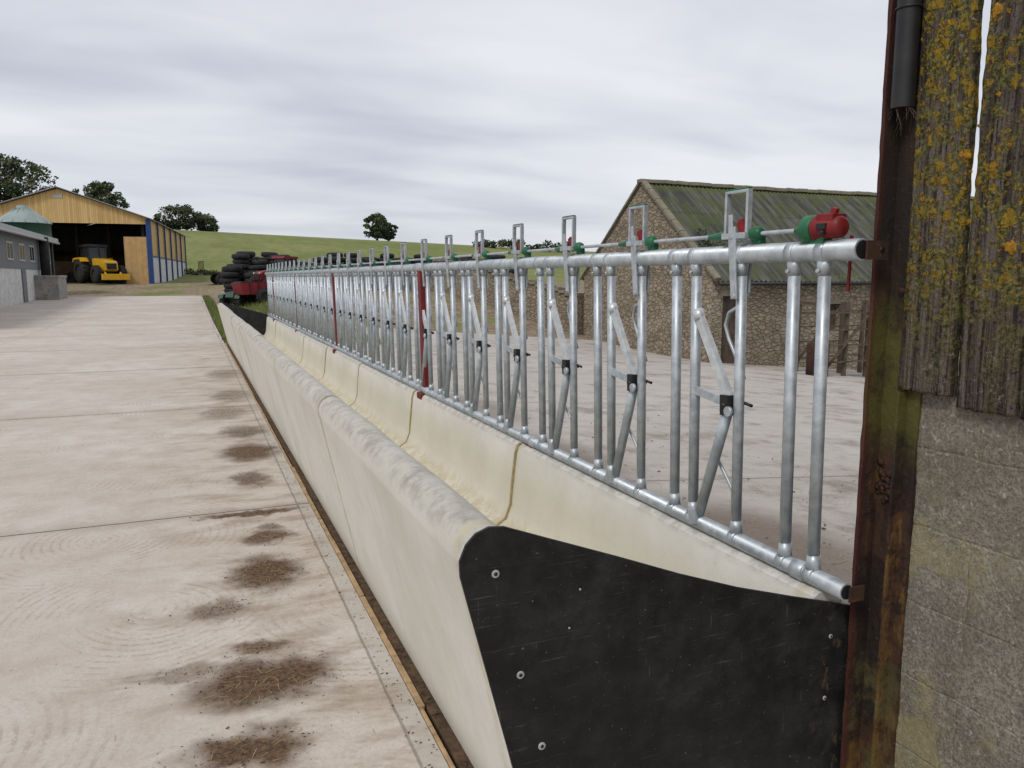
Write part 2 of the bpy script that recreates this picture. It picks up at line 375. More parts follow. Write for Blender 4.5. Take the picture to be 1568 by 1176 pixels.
def vboards(name,c1,c2,per,axis=0,dark=.3):
    m,t=newmat(name); v=t.coord(); sep=t.n('ShaderNodeSeparateXYZ'); t.l(v,sep.inputs[0])
    a=t.math('ADD',sep.outputs[0],sep.outputs[1])
    cell=t.math('FLOOR',t.math('DIVIDE',a,per)); wn=t.n('ShaderNodeTexWhiteNoise',noise_dimensions='1D'); t.l(cell,wn.inputs['W'])
    fr=t.math('FRACT',t.math('DIVIDE',a,per)); g=t.ss(fr,.0,.14,1,0)
    c=t.mix(wn.outputs[0],c1,c2); c=t.mix(t.math('MULTIPLY',g,.7),c,tuple(x*dark for x in c1))
    c=t.mix(t.ss(t.noise(t.coord((6,6,.7)),2,4),.5,.7,0,.35),c,tuple(x*.6 for x in c1))
    t.out(c,.8,0,t.math('SUBTRACT',1.,g),.4,.02,.2); return m
M_ytimber=vboards('yellow_timber_cladding',(.52,.34,.13),(.66,.47,.22),.16)
M_ply=simple('plywood',(.46,.29,.12),(.54,.36,.16),2,.7)
M_blue=simple('blue_steel',(.015,.05,.17),(.02,.06,.21),4,.5)
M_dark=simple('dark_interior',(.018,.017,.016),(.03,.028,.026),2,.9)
M_dimwall=simple('shed_backboards',(.10,.065,.035),(.07,.045,.025),2,.9)
M_greyclad=vboards('grey_cladding',(.18,.19,.20),(.20,.21,.22),.2)
M_whitewall=simple('white_painted_wall',(.66,.66,.64),(.56,.56,.53),2,.8,c3=(.40,.38,.34),s3=6)
M_greyroof=vboards('grey_roof_sheet',(.29,.30,.31),(.32,.33,.34),.3)
M_fascia=simple('light_fascia',(.46,.47,.47),(.40,.41,.41),3,.6)
M_glass=simple('dark_glass',(.02,.025,.03),(.03,.035,.04),2,.12,0,.0)
M_silogreen=simple('silo_green',(.022,.070,.048),(.03,.085,.06),2,.5)
M_silocone=simple('silo_cone',(.26,.32,.31),(.32,.38,.36),2,.5)
M_yellow=simple('yellow_machine_paint',(.66,.38,.015),(.58,.32,.012),3,.4)
M_bark=simple('bark',(.07,.05,.035),(.11,.085,.06),3,.95)
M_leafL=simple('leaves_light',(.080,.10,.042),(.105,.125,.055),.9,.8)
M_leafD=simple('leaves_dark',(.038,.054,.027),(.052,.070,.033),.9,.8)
M_concpost=simple('grey_blocks',(.34,.32,.29),(.26,.25,.23),2,.9,c3=(.15,.14,.12),s3=5)

# ------------------------------------------------------------ ground
def rng(a,b,s):
    r=[];x=a
    while x<b-1e-6: r.append(x); x+=s
    return r
xs=rng(-900,-300,60)+rng(-300,-48,14)+rng(-48,-6,2)+rng(-6,12,.75)+rng(12,48,2)+rng(48,300,14)+rng(300,901,60)
ys=rng(-80,-8,9)+rng(-8,100,1.5)+rng(100,440,9)+rng(440,1600,60)
def sheet(name,xs,ys,off,mat):
    vs=[(x,y,tz(x,y)+off) for y in ys for x in xs]; n=len(xs)
    fs=[(j*n+i,j*n+i+1,(j+1)*n+i+1,(j+1)*n+i) for j in range(len(ys)-1) for i in range(n-1)]
    b=MB(); b.add(vs,fs,0,True); return b.obj(name,[mat],fix=False)
sheet('ground',xs,ys,-.09,M_grass)
sheet('concrete_yard',rng(-40,.7,.7)+[.70],rng(-8,58.01,1.5),0,M_yard)
sheet('cattle_yard',[1.78,2.0]+rng(2.75,34,.75),rng(-8,27.1,1.5),-.004,M_yard2)
b=MB()
y=-1.0
while y<19.7:
    L=random.uniform(.7,1.6); y1=min(y+L,19.7); w0=.726+random.uniform(-.008,.006)
    b.box(.703,w0,y+.004,y1,-.04,.007+random.uniform(-.004,.004)); y=y1
b.box(.735,.80,1.0,19.7,-.04,-.006,1)  # dark strip: shadow of the gap at the trough foot, put in as colour
b.obj('edging_strip',[M_timber_strip,M_muck_shade],bevel=.004)
b=MB(); b.box(.70,1.78,-8,1.70,-.08,-.002); b.obj('trough_apron',[M_yard])

# ------------------------------------------------------------ trough
prof=[(.775,0),(.68,.42),(.578,.87)]
for a in range(0,181,20):
    t=math.radians(200-a*1.15); prof.append((.642+.072*math.cos(t),.905+.075*math.sin(t)))
prof+=[(.735,.82),(.80,.60),(.87,.42),(.96,.27),(1.08,.18),(1.25,.145),(1.45,.14),(1.55,.155),(1.62,.20),(1.652,.28),(1.665,.42),(1.682,.585),(1.695,.625),(1.715,.637),(1.79,.637),(1.805,.62),(1.81,0)]
tr=empty('feed_trough')
yj=[1.70]+[1.76+2.24*i for i in range(1,9)]
for i in range(8):
    dx=random.uniform(-.009,.009); dz=random.uniform(-.006,.008)
    ns=24; y0_,y1_=yj[i]+.004,yj[i+1]-.006; n=len(prof); vs=[]
    for k in range(ns+1):
        yy=y0_+(y1_-y0_)*k/ns
        for x,z in prof:
            e=.003*noise.noise(Vector((yy*1.7,z*3+x*2,i*5.)))
            vs.append((x+dx*min(1,z*2)+(e if z>.02 else 0),yy,z+((dz+e) if z>.05 else 0)))
    fs=[(k*n+q,k*n+(q+1)%n,(k+1)*n+(q+1)%n,(k+1)*n+q) for k in range(ns) for q in range(n)]
    b=MB(); b.add(vs,fs,0,True)
    b.f+= [list(range(n))[::-1],[ns*n+q for q in range(n)]]; b.m+=[0,0]; b.sm+=[False,False]
    o=b.obj('trough_section',[M_trough],parent=tr)
    o.data.set_sharp_from_angle(angle=math.radians(40))
b=MB()
for yy in yj[1:-1]:
    pc=[(x+( .008 if x<.8 else -.004),z-.006) for x,z in prof]
    b.prism_y(pc,yy-.008,yy+.006,0)
    pts=[(x,yy,z+.001) for x,z in prof[12:-3]]
    rs=[.008+.005*noise.noise(Vector((yy*3,k*1.3,0))) for k in range(len(pts))]
    b.tube(pts,rs,6,0)
b.obj('joint_seal',[M_caulk],parent=tr)
b=MB(); b.prism_y([(.775,0),(.58,.9),(.62,.99),(.70,.99),(1.3,.80),(1.80,.66),(1.81,0)],19.70,19.72); b.obj('end_plate',[M_sheet],parent=tr)

# near black rubber sheet
b=MB()
pl=[(.79,-.0),(.565,.87),(.563,.91),(.58,.95),(.605,.975),(.64,.988),(.68,.984),(.80,.938),(1.0,.862),(1.2,.783),(1.4,.712),(1.6,.652),(1.835,.585),(1.835,0)]
b.prism_y(pl,1.683,1.693,0)
for x,z,r in[(.655,.868,.0105),(.722,.59,.0105),(.783,.38,.0105),(1.755,.50,.007),(1.745,.30,.007)]:
    b.lathe((x,1.6828,z),[(r,0),(r,-.0015),(r*.85,-.0022),(r*.55,-.0022),(.0001,-.0022)],16,1,'y')
    b.lathe((x,1.6805,z),[(r*.5,0),(r*.45,-.001),(.0001,-.0015)],6,3,'y')
for x,z in[(.89,.79),(.86,.69)]:
    b.lathe((x,1.683,z),[(.0035,0),(.003,-.001),(.0001,-.0015)],8,2,'y')
b.obj('black_end_sheet',[M_sheet,M_white,M_galv,M_black])
b=MB()
for k in range(16):
    z=random.uniform(.70,.82); x=.775-z*.225-.002
    b.lathe((x+random.uniform(-.004,.004),1.69,z),[(.0001,-.008),(random.uniform(.003,.007),0),(.0001,.006)],7,0,'y')
b.obj('sealant_drips',[M_black])

# ------------------------------------------------------------ feed fence
fe=empty('headlock_feed_fence')
XB,XT=1.742,1.722; ZB,ZT=.668,1.665
def fx(z): return XB+(XT-XB)*(z-ZB)/(ZT-ZB)
Y0,Y1=1.62,19.75
b=MB()
b.tube([(XT,Y0,ZT),(XT,Y1,ZT)],.031,16,0); b.tube([(XT,Y0-.001,ZT),(XT,Y0+.01,ZT)],.026,14,1)  # black end discs on both rails paint the shade inside the open tubes
b.tube([(XB,Y0,ZB),(XB,Y1,ZB)],.027,16,0); b.tube([(XB,Y0-.001,ZB),(XB,Y0+.01,ZB)],.022,14,1)
for yy in[6.05,10.15,14.1,18.05]:
    for X,Z,r in((XT,ZT,.036),(XB,ZB,.032)): b.tube([(X,yy-.16,Z),(X,yy+.12,Z)],r,14,0)
for yy in (1.83,3.9,5.5,8.1,12.2,16):
    b.tube([(XB,yy-.05,ZB),(XB,yy+.0,ZB)],.031,14,0)
b.obj('rails',[M_galv,M_black],parent=fe)
b=MB(); locks=[]
yy=2.160
while yy<19.5: locks.append(yy); yy+=.626
def post(y,r=.0192):
    b.tube([(fx(ZB),y,ZB+.01),(fx(ZT),y,ZT-.01)],r,12,0)
    for Z,sg,R in((ZT,-1,.031),(ZB,1,.027)):
        b.tube([(fx(Z),y,Z+sg*.070),(fx(Z),y,Z+sg*.02)],[r+.001,r+.005],12,0)
        # saddle: half sleeve hugging the rail
        b.tube([(fx(Z)-.001,y-.016,Z+sg*.003),(fx(Z)-.001,y+.016,Z+sg*.003)],R+.0025,14,0)
    b.tube([(fx(ZT)-.02,y,ZT-.058),(fx(ZT)-.030,y,ZT-.058)],.006,6,0)
for i,y in enumerate([1.538]+locks):
    for p in(y+.226,y+.350):
        if p>1.7 and p<19.6: post(p-.008)
for y in locks:
    post(y-.035,.0185)
    x=1.735
    b.bar((x-.012,y+.200,1.455),(x-.012,y+.004,1.165),.036,.020,1)
    b.tube([(x-.012,y+.205,1.47),(x-.012,y+.19,1.435)],.021,10,1)
    b.tube([(x-.012,y+.004,1.14),(x-.006,y+.060,1.0),(x,y+.175,.69)],.0195,12,0)
    b.bar((x-.008,y+.216,1.172),(x-.008,y+.03,1.152),.030,.016,0)
    b.bar((x-.012,y+.185,.72),(x-.012,y+.175,.665),.042,.03,0)
    b.tube([(x-.045,y+.006,1.145),(x+.045,y+.006,1.145)],.009,8,2)
    b.bar((x-.012,y+.008,1.181),(x-.012,y+.004,1.110),.042,.048,2)
    b.tube([(x-.043,y-.022,1.128),(x-.030,y-.022,1.128)],.018,10,0)
    b.tube([(x+.01,y-.014,1.162),(x+.02,y-.075,1.152)],.006,8,2)
    b.tube([(x+.02,y-.03,1.24),(x+.03,y+.03,1.31),(x+.035,y+.08,1.37),(x+.03,y+.095,1.42),(x+.02,y+.065,1.465),(x+.012,y-.0,1.49)],.0065,8,0)
    b.tube([(x+.02,y-.03,.80),(x+.03,y+.02,.83),(x+.035,y+.075,.88),(x+.02,y+.11,.94)],.0065,8,0)
b.obj('yokes',[M_galv,M_bright,M_black],parent=fe)
b=MB()
for y in [q-.028 for q in locks]:
    X=XT
    b.tube([(X,y-.018,ZT),(X,y+.018,ZT)],.036,16,0)
    b.bar((X-.038,y+.004,ZT+.09),(X-.034,y,ZT-.02),.036,.008,0); b.bar((X-.036,y,ZT),(X-.026,y-.006,ZT-.15),.032,.008,0)
    b.bar((X+.032,y,ZT+.05),(X+.026,y-.006,ZT-.13),.028,.008,0)
    b.tube([(X-.034,y-.006,ZT-.14),(X+.030,y-.006,ZT-.14)],.009,8,0)
    for s in(-1,1):
        b.bar((X-.020,y+s*.054,ZT+.05),(X-.020,y+s*.054,ZT+.205),.011,.020,0)
    b.bar((X-.020,y-.059,ZT+.205),(X-.020,y+.059,ZT+.205),.010,.020,0)
    b.bar((X-.020,y-.056,ZT+.2125),(X-.020,y+.056,ZT+.2125),.006,.018,1)
    b.bar((X-.034,y-.060,ZT+.06),(X-.034,y+.060,ZT+.06),.020,.010,0)
    b.bar((X-.040,y+.006,ZT+.05),(X-.040,y+.012,ZT+.13),.020,.006,0)
    b.bar((X-.014,y-.040,ZT+.060),(X-.014,y-.015,ZT+.110),.028,.028,2)
    b.lathe((X-.005,y-.080,ZT+.064),[(.0001,-.026),(.014,-.025),(.021,-.018),(.024,-.006),(.024,.006),(.020,.018),(.013,.025),(.0001,.026)],14,1,'y')
    b.bar((X+.004,y-.10,ZT+.045),(X+.004,y-.06,ZT+.045),.025,.025,1)
    b.tube([(X-.005,y+.05,ZT+.064),(X-.005,y+.085,ZT+.064),(X-.005,y+.17,ZT+.063)],[.018,.017,.009],12,1)
b.tube([(XT-.005,1.76,ZT+.064),(XT-.005,19.5,ZT+.064)],.007,8,0)
zc=ZT+.064
b.lathe((XT-.005,1.818,zc),[(.0001,-.032),(.038,-.031),(.042,-.02),(.042,.006),(.032,.015),(.018,.020),(.012,.055),(.0001,.055)],22,1,'y')
b.lathe((XT-.005,1.738,zc+.002),[(.0001,-.050),(.022,-.049),(.031,-.040),(.034,.026),(.040,.034),(.040,.044),(.0001,.046)],18,2,'y')
b.bar((XT-.005,1.705,zc+.022),(XT-.005,1.768,zc+.024),.035,.054,2)
b.bar((XT-.038,1.755,zc+.004),(XT-.038,1.720,zc+.004),.018,.012,3)
b.lathe((XT-.041,1.73,zc-.014),[(.0001,-.008),(.008,-.007),(.008,.007),(.0001,.008)],8,3,'x')
b.bar((XT-.005,1.745,zc-.034),(XT-.005,1.81,zc-.036),.03,.035,1)
b.bar((XT-.005,1.715,zc+.042),(XT-.005,1.735,zc+.048),.025,.014,2)
b.bar((XT+.040,1.700,zc-.02),(XT+.038,1.700,zc-.18),.008,.008,2)
b.obj('lock_control',[M_galv,M_green,M_red,M_black],parent=fe,bevel=.002)
b=MB()
for yy in[6.05,10.15,14.1,18.05]:
    b.bar((1.765,yy,.58),(1.735,yy,1.66),.085,.075,0)
    b.bar((1.735,yy,.60),(1.735,yy,.65),.13,.10,0)
b.box(XB-.02,XB+.05,3.86,3.96,.638,.652)
b.obj('support_posts',[M_redpost],parent=fe,bevel=.004)
b=MB()
b.box(XT+.0,XT+.075,1.602,1.610,ZT-.028,ZT+.024,0); b.lathe((XT+.05,1.601,ZT),[(.008,0),(.008,-.003),(.0001,-.003)],10,1,'y')  # small black disc stands in for the shaded hole in the plate
b.box(XB+.0,XB+.055,1.606,1.612,ZB-.028,ZB+.018,0)
b.obj('end_flange',[M_rust2,M_black],parent=fe)

# ------------------------------------------------------------ old barn on the right
ob=empty('timber_clad_barn')
b=MB()
wx=1.87
def wgrid(y0,y1,z0,z1,x,step,amp):
    ny=max(2,int((y1-y0)/step)); nz=max(2,int((z1-z0)/step)); vs=[]
    for j in range(nz+1):
        for i in range(ny+1):
            yy=y0+(y1-y0)*i/ny; zz=z0+(z1-z0)*j/nz
            ed=noise.noise(Vector((zz*9,0,3)))*.014+noise.noise(Vector((zz*40,0,8)))*.006 if i==ny else 0
            vs.append((x+amp*noise.noise(Vector((yy*7,zz*7,0)))+amp*.6*noise.noise(Vector((yy*40,zz*40,4))),yy+ed,zz))
    n=ny+1
    return vs,[(j*n+i,j*n+i+1,(j+1)*n+i+1,(j+1)*n+i) for j in range(nz) for i in range(ny)]
vs,fs=wgrid(.2,1.565,-.05,1.30,wx,.010,.006); b.add(vs,fs,0,True)
b.box(wx+.012,wx+.21,-3.5,1.53,-.05,1.31,0); b.box(wx,wx+.011,-3.5,.2,-.05,1.30,0)
b.obj('block_wall',[M_block],parent=ob)
yb=1.580;k=0
while yb>-3.4:
    w=random.uniform(.158,.172) if k else .168
    bot=1.262+random.uniform(-.018,.012) if k else 1.275
    xoff=1.845+random.uniform(-.004,.006); n=16; nz=260
    lean=.010 if k==0 else (.004*random.uniform(-1,1)); vs=[];fs=[]
    for j in range(nz+1):
        z=bot+(3.9-bot)*j/nz
        for i in range(n+1):
            f=i/n; yy=yb-w*f
            e=0
            if i in(0,n): e=.006*noise.noise(Vector((z*6,yb,f)))+.004*noise.noise(Vector((z*35,yb,f)))
            dz=0
            if j==0: dz=.016*noise.noise(Vector((yy*60,0,1)))
            g=.004*noise.noise(Vector((yy*160,z*4,0)))+.005*noise.noise(Vector((yy*20,z*2,7)))-.004*abs(noise.noise(Vector((yy*60,z*60,2))))
            vs.append((xoff+g+(.006 if i in(0,n) else 0),yy+e+lean*(z-1.3),z+dz))
    nn=n+1
    fs=[(j*nn+i,j*nn+i+1,(j+1)*nn+i+1,(j+1)*nn+i) for j in range(nz) for i in range(n)]
    B0=len(vs); vs2=[(xoff+.024,v[1],v[2]) for v in vs]
    side=[]
    for j in range(nz):
        for i in(0,n): a=j*nn+i; c=(j+1)*nn+i; side.append((a,c,c+B0,a+B0))
    for i in range(n): side.append((i,i+1,i+1+B0,i+B0))
    bb=MB(); bb.add(vs+vs2,fs,0,True); bb.f+=[list(q) for q in side]; bb.m+=[0]*len(side); bb.sm+=[False]*len(side)
    bb.obj('cladding_board',[M_board],parent=ob,fix=True)
    yb-=w+random.uniform(.006,.012); k+=1
    if k==1: yb-=.004
b=MB()
ros=[(1.555,2.22,.017),(1.495,2.235,.013),(1.53,1.98,.008),(1.42,1.90,.014),(1.36,2.23,.016),(1.28,1.66,.016),(1.34,1.86,.011),(1.33,2.33,.012),(1.24,2.1,.016),(1.50,1.75,.008),(1.22,1.9,.012)]
for _ in range(50): ros.append((random.uniform(1.10,1.55),random.uniform(1.6,2.5),random.uniform(.003,.006)))
for yy,zz,r in ros:
    c=(1.8445,yy+.012*(zz-1.3),zz); n=20; vs=[(c[0]-.004,c[1],c[2])]
    for ring in(.3,.55,.8,1.):
        for q in range(n):
            t=2*math.pi*q/n; rr=r*ring*(1+.55*noise.noise(Vector((math.cos(t)*1.8+yy*40,math.sin(t)*1.8,zz*40))))
            vs.append((c[0]-(.0042 if ring<.9 else -.003)+.0035*noise.noise(Vector((q*2.1,ring*9,yy*30))),c[1]+rr*math.cos(t),c[2]+rr*math.sin(t)*1.15))
    fs=[(0,1+q,1+(q+1)%n) for q in range(n)]
    for g in range(3): fs+=[(1+g*n+q,1+g*n+(q+1)%n,1+(g+1)*n+(q+1)%n,1+(g+1)*n+q) for q in range(n)]
    b.add(vs,fs,0,True)
b.obj('lichen_rosettes',[M_lichen],parent=ob)
b=MB()
def rough_plate(x0,x1,y0,y1,z0,z1,nz=160,amp=.0025):
    vs=[]
    for j in range(nz+1):
        z=z0+(z1-z0)*j/nz
        for (x,y) in((x0,y0),(x1,y0),(x1,y1),(x0,y1)):
            vs.append((x+amp*noise.noise(Vector((z*14,x*50,y*50))),y+amp*noise.noise(Vector((z*14,x*50,y*50+9)))+amp*.6*noise.noise(Vector((z*60,x*50,y*50+9))),z))
    fs=[]
    for j in range(nz):
        for q in range(4): fs.append((j*4+q,j*4+(q+1)%4,(j+1)*4+(q+1)%4,(j+1)*4+q))
    b.add(vs,fs,0)
rough_plate(1.862,1.875,1.52,1.645,-.05,4.0)
rough_plate(1.80,1.93,1.645,1.657,-.05,4.0)
rough_plate(1.830,1.862,1.560,1.570,-.05,1.27)
b.obj('steel_stanchion',[M_rust],parent=ob)
b=MB()
for z in(1.02,1.55,2.3): b.lathe((1.862,1.60,z),[(.011,0),(.011,-.008),(.0001,-.009)],6,0,'x')
for q in range(60):
    b.lathe((1.860+random.uniform(-.006,.004),1.60+random.uniform(-.035,.04),.985+random.gauss(0,.03)),[(.0001,-.004),(random.uniform(.006,.013),0),(.0001,.004)],7,0,'x')
b.obj('rust_flakes',[M_rust2],parent=ob)
b=MB()
b.tube([(1.822,1.608,2.045),(1.822,1.608,2.5),(1.822,1.608,4.0)],.031,18,0,False); b.tube([(1.822,1.608,2.045),(1.822,1.608,4.0)],.028,18,1,False)
b.tube([(1.822,1.608,2.30),(1.822,1.608,2.305)],.035,18,0)
for q in range(22):
    a=random.uniform(0,6.28); p=Vector((1.822+.024*math.cos(a),1.608+.024*math.sin(a),2.05)); d=Vector((random.uniform(-.02,.02),random.uniform(-.03,.03),-random.uniform(.02,.08)))
    b.tube([p,p+d*.6+Vector((.004,0,0)),p+d],.0008,4,2)
b.obj('black_downpipe',[M_black,M_rust2,M_oldwood],parent=ob)
b=MB(); b.box(2.0,8,-3.5,1.48,3.9,4.0); b.prism_y([(1.7,3.95),(5,5.4),(8.3,3.95),(8.3,3.9),(5,5.33),(1.7,3.88)],-3.8,1.7); b.obj('roof',[M_greyroof],parent=ob)
b=MB(); b.box(8,8.2,-3.5,1.5,-.6,3.9); b.box(2.09,8,-3.6,-3.5,-.6,3.9); b.box(2.1,8,1.36,1.5,-.6,3.9); b.obj('rear_walls',[M_block],parent=ob)

# ------------------------------------------------------------ stone barn
sb=empty('stone_barn')
bx0,bx1,by0,by1=14.8,34,19.6,28.0; zb=-2.4; ze=1.62; zr=4.88; ym=(by0+by1)/2
b=MB()
ops=[(15.2,16.1,-2.4,1.0),(19.2,20.0,-.2,.7)]
x=bx0
for ox0,ox1,oz0,oz1 in ops:
    b.box(x,ox0,by0,by0+.55,zb,ze); b.box(ox0,ox1,by0,by0+.55,oz1,ze)
    if oz0>zb: b.box(ox0,ox1,by0,by0+.55,zb,oz0)
    x=ox1
b.box(x,bx1,by0,by0+.55,zb,ze)
b.box(bx0+.5,bx1,by1-.5,by1,zb,ze)
b.prism_x([(by0+.55,zb),(by1,zb),(by1,ze),(ym,zr-.08),(by0+.55,ze+.38)],bx0-.002,bx0+.5)
b.prism_x([(by0,ze),(by0+.55,ze),(by0+.55,ze+.38)],bx0-.002,bx0+.5)
b.prism_x([(by0+.56,zb),(by1,zb),(by1,ze),(ym,zr-.08),(by0+.56,ze+.3)],bx1-.5,bx1)
b.obj('walls',[M_stone],parent=sb)
b=MB(); b.box(15.05,16.25,by0-.03,by0+.3,1.002,1.20); b.box(19.1,20.1,by0-.03,by0+.3,.702,.86); b.obj('lintels',[M_coping],parent=sb)
b=MB()
for q in range(6): b.box(15.2+q*.15,15.343+q*.15,by0+.2,by0+.24,-2.4,1.0)
for q in range(5): b.box(19.2+q*.16,19.352+q*.16,by0+.2,by0+.24,-.2,.7)
b.obj('door',[M_oldwood],parent=sb)
b=MB()
def rslope(ya,za,yb_,zb_,lap=3):
    nx=int((bx1-bx0+.2)/.035)
    for seg in range(lap):
        f0=seg/lap; f1=(seg+1)/lap+.012; off=.03*(lap-seg)/lap
        vs=[]
        for f in(f0,f1):
            o2=off-(.02 if f==f1 else 0)
            for i in range(nx+1):
                x=bx0-.1+i*.035; w=.03*math.sin(x*2*math.pi/.18)
                sag=-.05*math.sin((x-bx0)/(bx1-bx0)*math.pi*1.5)+.03*noise.noise(Vector((x*.7,f*4,0)))
                rag=(.05*noise.noise(Vector((math.floor(x/1.0)*3.3,1,0))) if f==0 else 0)
                vs.append((x,ya+(yb_-ya)*(f+rag*.3),za+(zb_-za)*(f+rag*.3)+w+o2+sag))
        n=nx+1; b.add(vs,[(i,i+1,n+i+1,n+i) for i in range(nx)],0,True)
rslope(by0-.25,ze-.18,ym,zr); rslope(by1+.25,ze-.18,ym,zr)
b.obj('roof',[M_roof],parent=sb,fix=False)
b=MB()
for i in range(40):
    x=bx0-.12+i*.5; s=-.05*math.sin((x-bx0)/(bx1-bx0)*math.pi*1.5)
    if x<bx1: b.bar((x,ym,zr+.04+s+random.uniform(-.015,.015)),(x+.49,ym,zr+.04+s+random.uniform(-.015,.015)),.28,.13,0)
for sgn in(-1,1):
    for i in range(9):
        f0=i/9; f1=(i+.97)/9
        ya=(by0-.2) if sgn<0 else by1+.2
        p0=(bx0+.04,ya+(ym-ya)*f0,ze-.12+(zr-ze+.16)*f0+.02); p1=(bx0+.04,ya+(ym-ya)*f1,ze-.12+(zr-ze+.16)*f1+.02)
        b.bar(p0,p1,.12,.22,0)
b.obj('coping',[M_coping],parent=sb,bevel=.02)
b=MB(); b.tube([(bx0,by0-.30,ze-.24),(bx1,by0-.30,ze-.26)],.05,8,0); b.obj('gutter',[M_black],parent=sb)
def leaves(b,c,r,n,s,m,flat=1.):
    for _ in range(n):
        while True:
            d=Vector((random.uniform(-1,1),random.uniform(-1,1),random.uniform(-1,1)))
            if d.length<1: break
        p=Vector(c)+Vector((d.x*r,d.y*r,d.z*r*flat))
        a=Vector((random.gauss(0,1),random.gauss(0,1),random.gauss(0,1))).normalized(); u=a.orthogonal().normalized(); w=a.cross(u)
        k=s*random.uniform(.6,1.3)
        b.add([p-u*k,p+w*k*.6,p+u*k,p-w*k*.6],[(0,1,2,3)],m)
b=MB(); leaves(b,(15.5,20.6,2.45),.45,260,.06,0); leaves(b,(15.3,21.0,2.8),.35,120,.06,1); b.obj('ivy',[M_leafL,M_leafD],parent=sb,fix=False)

# wooden cattle crush in front of the stone barn
b=MB(); gx,gy=17.4,17.4; gz=tz(gx,gy)
for dx in(-.75,.1,.95,1.8):
    for dy in(-.5,.5): b.bar((gx+dx,gy+dy,gz-.1),(gx+dx+.02,gy+dy,gz+2.2+random.uniform(-.1,.1)),.11,.09,0)
for dy in(-.57,.57):
    for z in(.45,.9,1.35,1.8): b.bar((gx-.85,gy+dy,gz+z+random.uniform(-.04,.04)),(gx+1.9,gy+dy,gz+z+random.uniform(-.04,.04)),.12,.035,0)
    b.bar((gx-.75,gy+dy*1.1,gz+.2),(gx+.95,gy+dy*1.1,gz+1.9),.09,.035,0)
for dx in(-.75,1.8): b.bar((gx+dx,gy-.5,gz+2.1),(gx+dx,gy+.5,gz+2.1),.09,.07,0)
b.tube([(gx-1.1,gy-.7,gz),(gx-1.1,gy-.7,gz+1.0)],.30,14,1)
b.obj('cattle_crush',[M_oldwood,M_rust2])

b=MB()
pts=[(14.8,28.2),(13.2,33),(11.6,38.5)]
for (xa,ya),(xb,yb2) in zip(pts,pts[1:]):
    n=14
    for i in range(n):
        f0=i/n;f1=(i+.985)/n; p0=Vector((xa+(xb-xa)*f0,ya+(yb2-ya)*f0,0)); p1=Vector((xa+(xb-xa)*f1,ya+(yb2-ya)*f1,0))
        zt=tz(p0.x,p0.y); h=1.7+random.uniform(-.05,.05)
        b.bar((p0.x,p0.y,zt+h/2-.2),(p1.x,p1.y,zt+h/2-.2),.45,h,0,up=(0,0,1))
        b.bar((p0.x,p0.y,zt+h-.13),(p1.x,p1.y,zt+h-.13),.6,.12,1,up=(0,0,1))
b.obj('stone_wall',[M_stone,M_coping])
b=MB()
for i in range(90):
    x=11.6-i*.09; xx=x-.09
    z=tz(x,38.6)
    b.add([(x,38.6+.03*math.sin(i*2.1),z-.2),(xx,38.6+.03*math.sin((i+1)*2.1),z-.2),(xx,38.6+.03*math.sin((i+1)*2.1),z+1.15),(x,38.6+.03*math.sin(i*2.1),z+1.15)],[(0,1,2,3)],0,True)
b.obj('corrugated_fence',[M_greyclad],fix=False)

# ------------------------------------------------------------ tyre pile
b=MB()
tp=[(.24,.02),(.30,0),(.40,.02),(.445,.07),(.45,.14),(.445,.21),(.40,.26),(.30,.28),(.24,.26)]
def tyre(c,sc=1.,tilt=0):
    s0=len(b.v)
    b.lathe(c,[(r*sc,h*sc) for r,h in tp],14,0)
    if tilt:
        M=Matrix.Rotation(tilt,3,random.choice('XY'))
        for i in range(s0,len(b.v)):
            v=Vector(b.v[i])-Vector(c); b.v[i]=tuple(M@v+Vector(c))
for row,(yy,hh) in enumerate([(40.6,3),(41.5,4),(42.4,5),(43.3,5),(44.2,6)]):
    x=1.9+row*.3
    while x<17.5:
        top=2.72+random.uniform(-.22,.12) if row>1 else 1.9+.3*row+random.uniform(-.2,.2)
        if 5.0<x<6.6: top-=.5
        zz=tz(x,yy)-.05
        while zz<top-.15:
            sc=random.choice([.9,1,1,1.08])
            tyre((x+random.uniform(-.08,.08),yy+random.uniform(-.1,.1),zz),sc,random.uniform(-.07,.07)); zz+=.272*sc
        x+=random.uniform(.86,1.0)
b.obj('tyre_pile',[M_tyre])
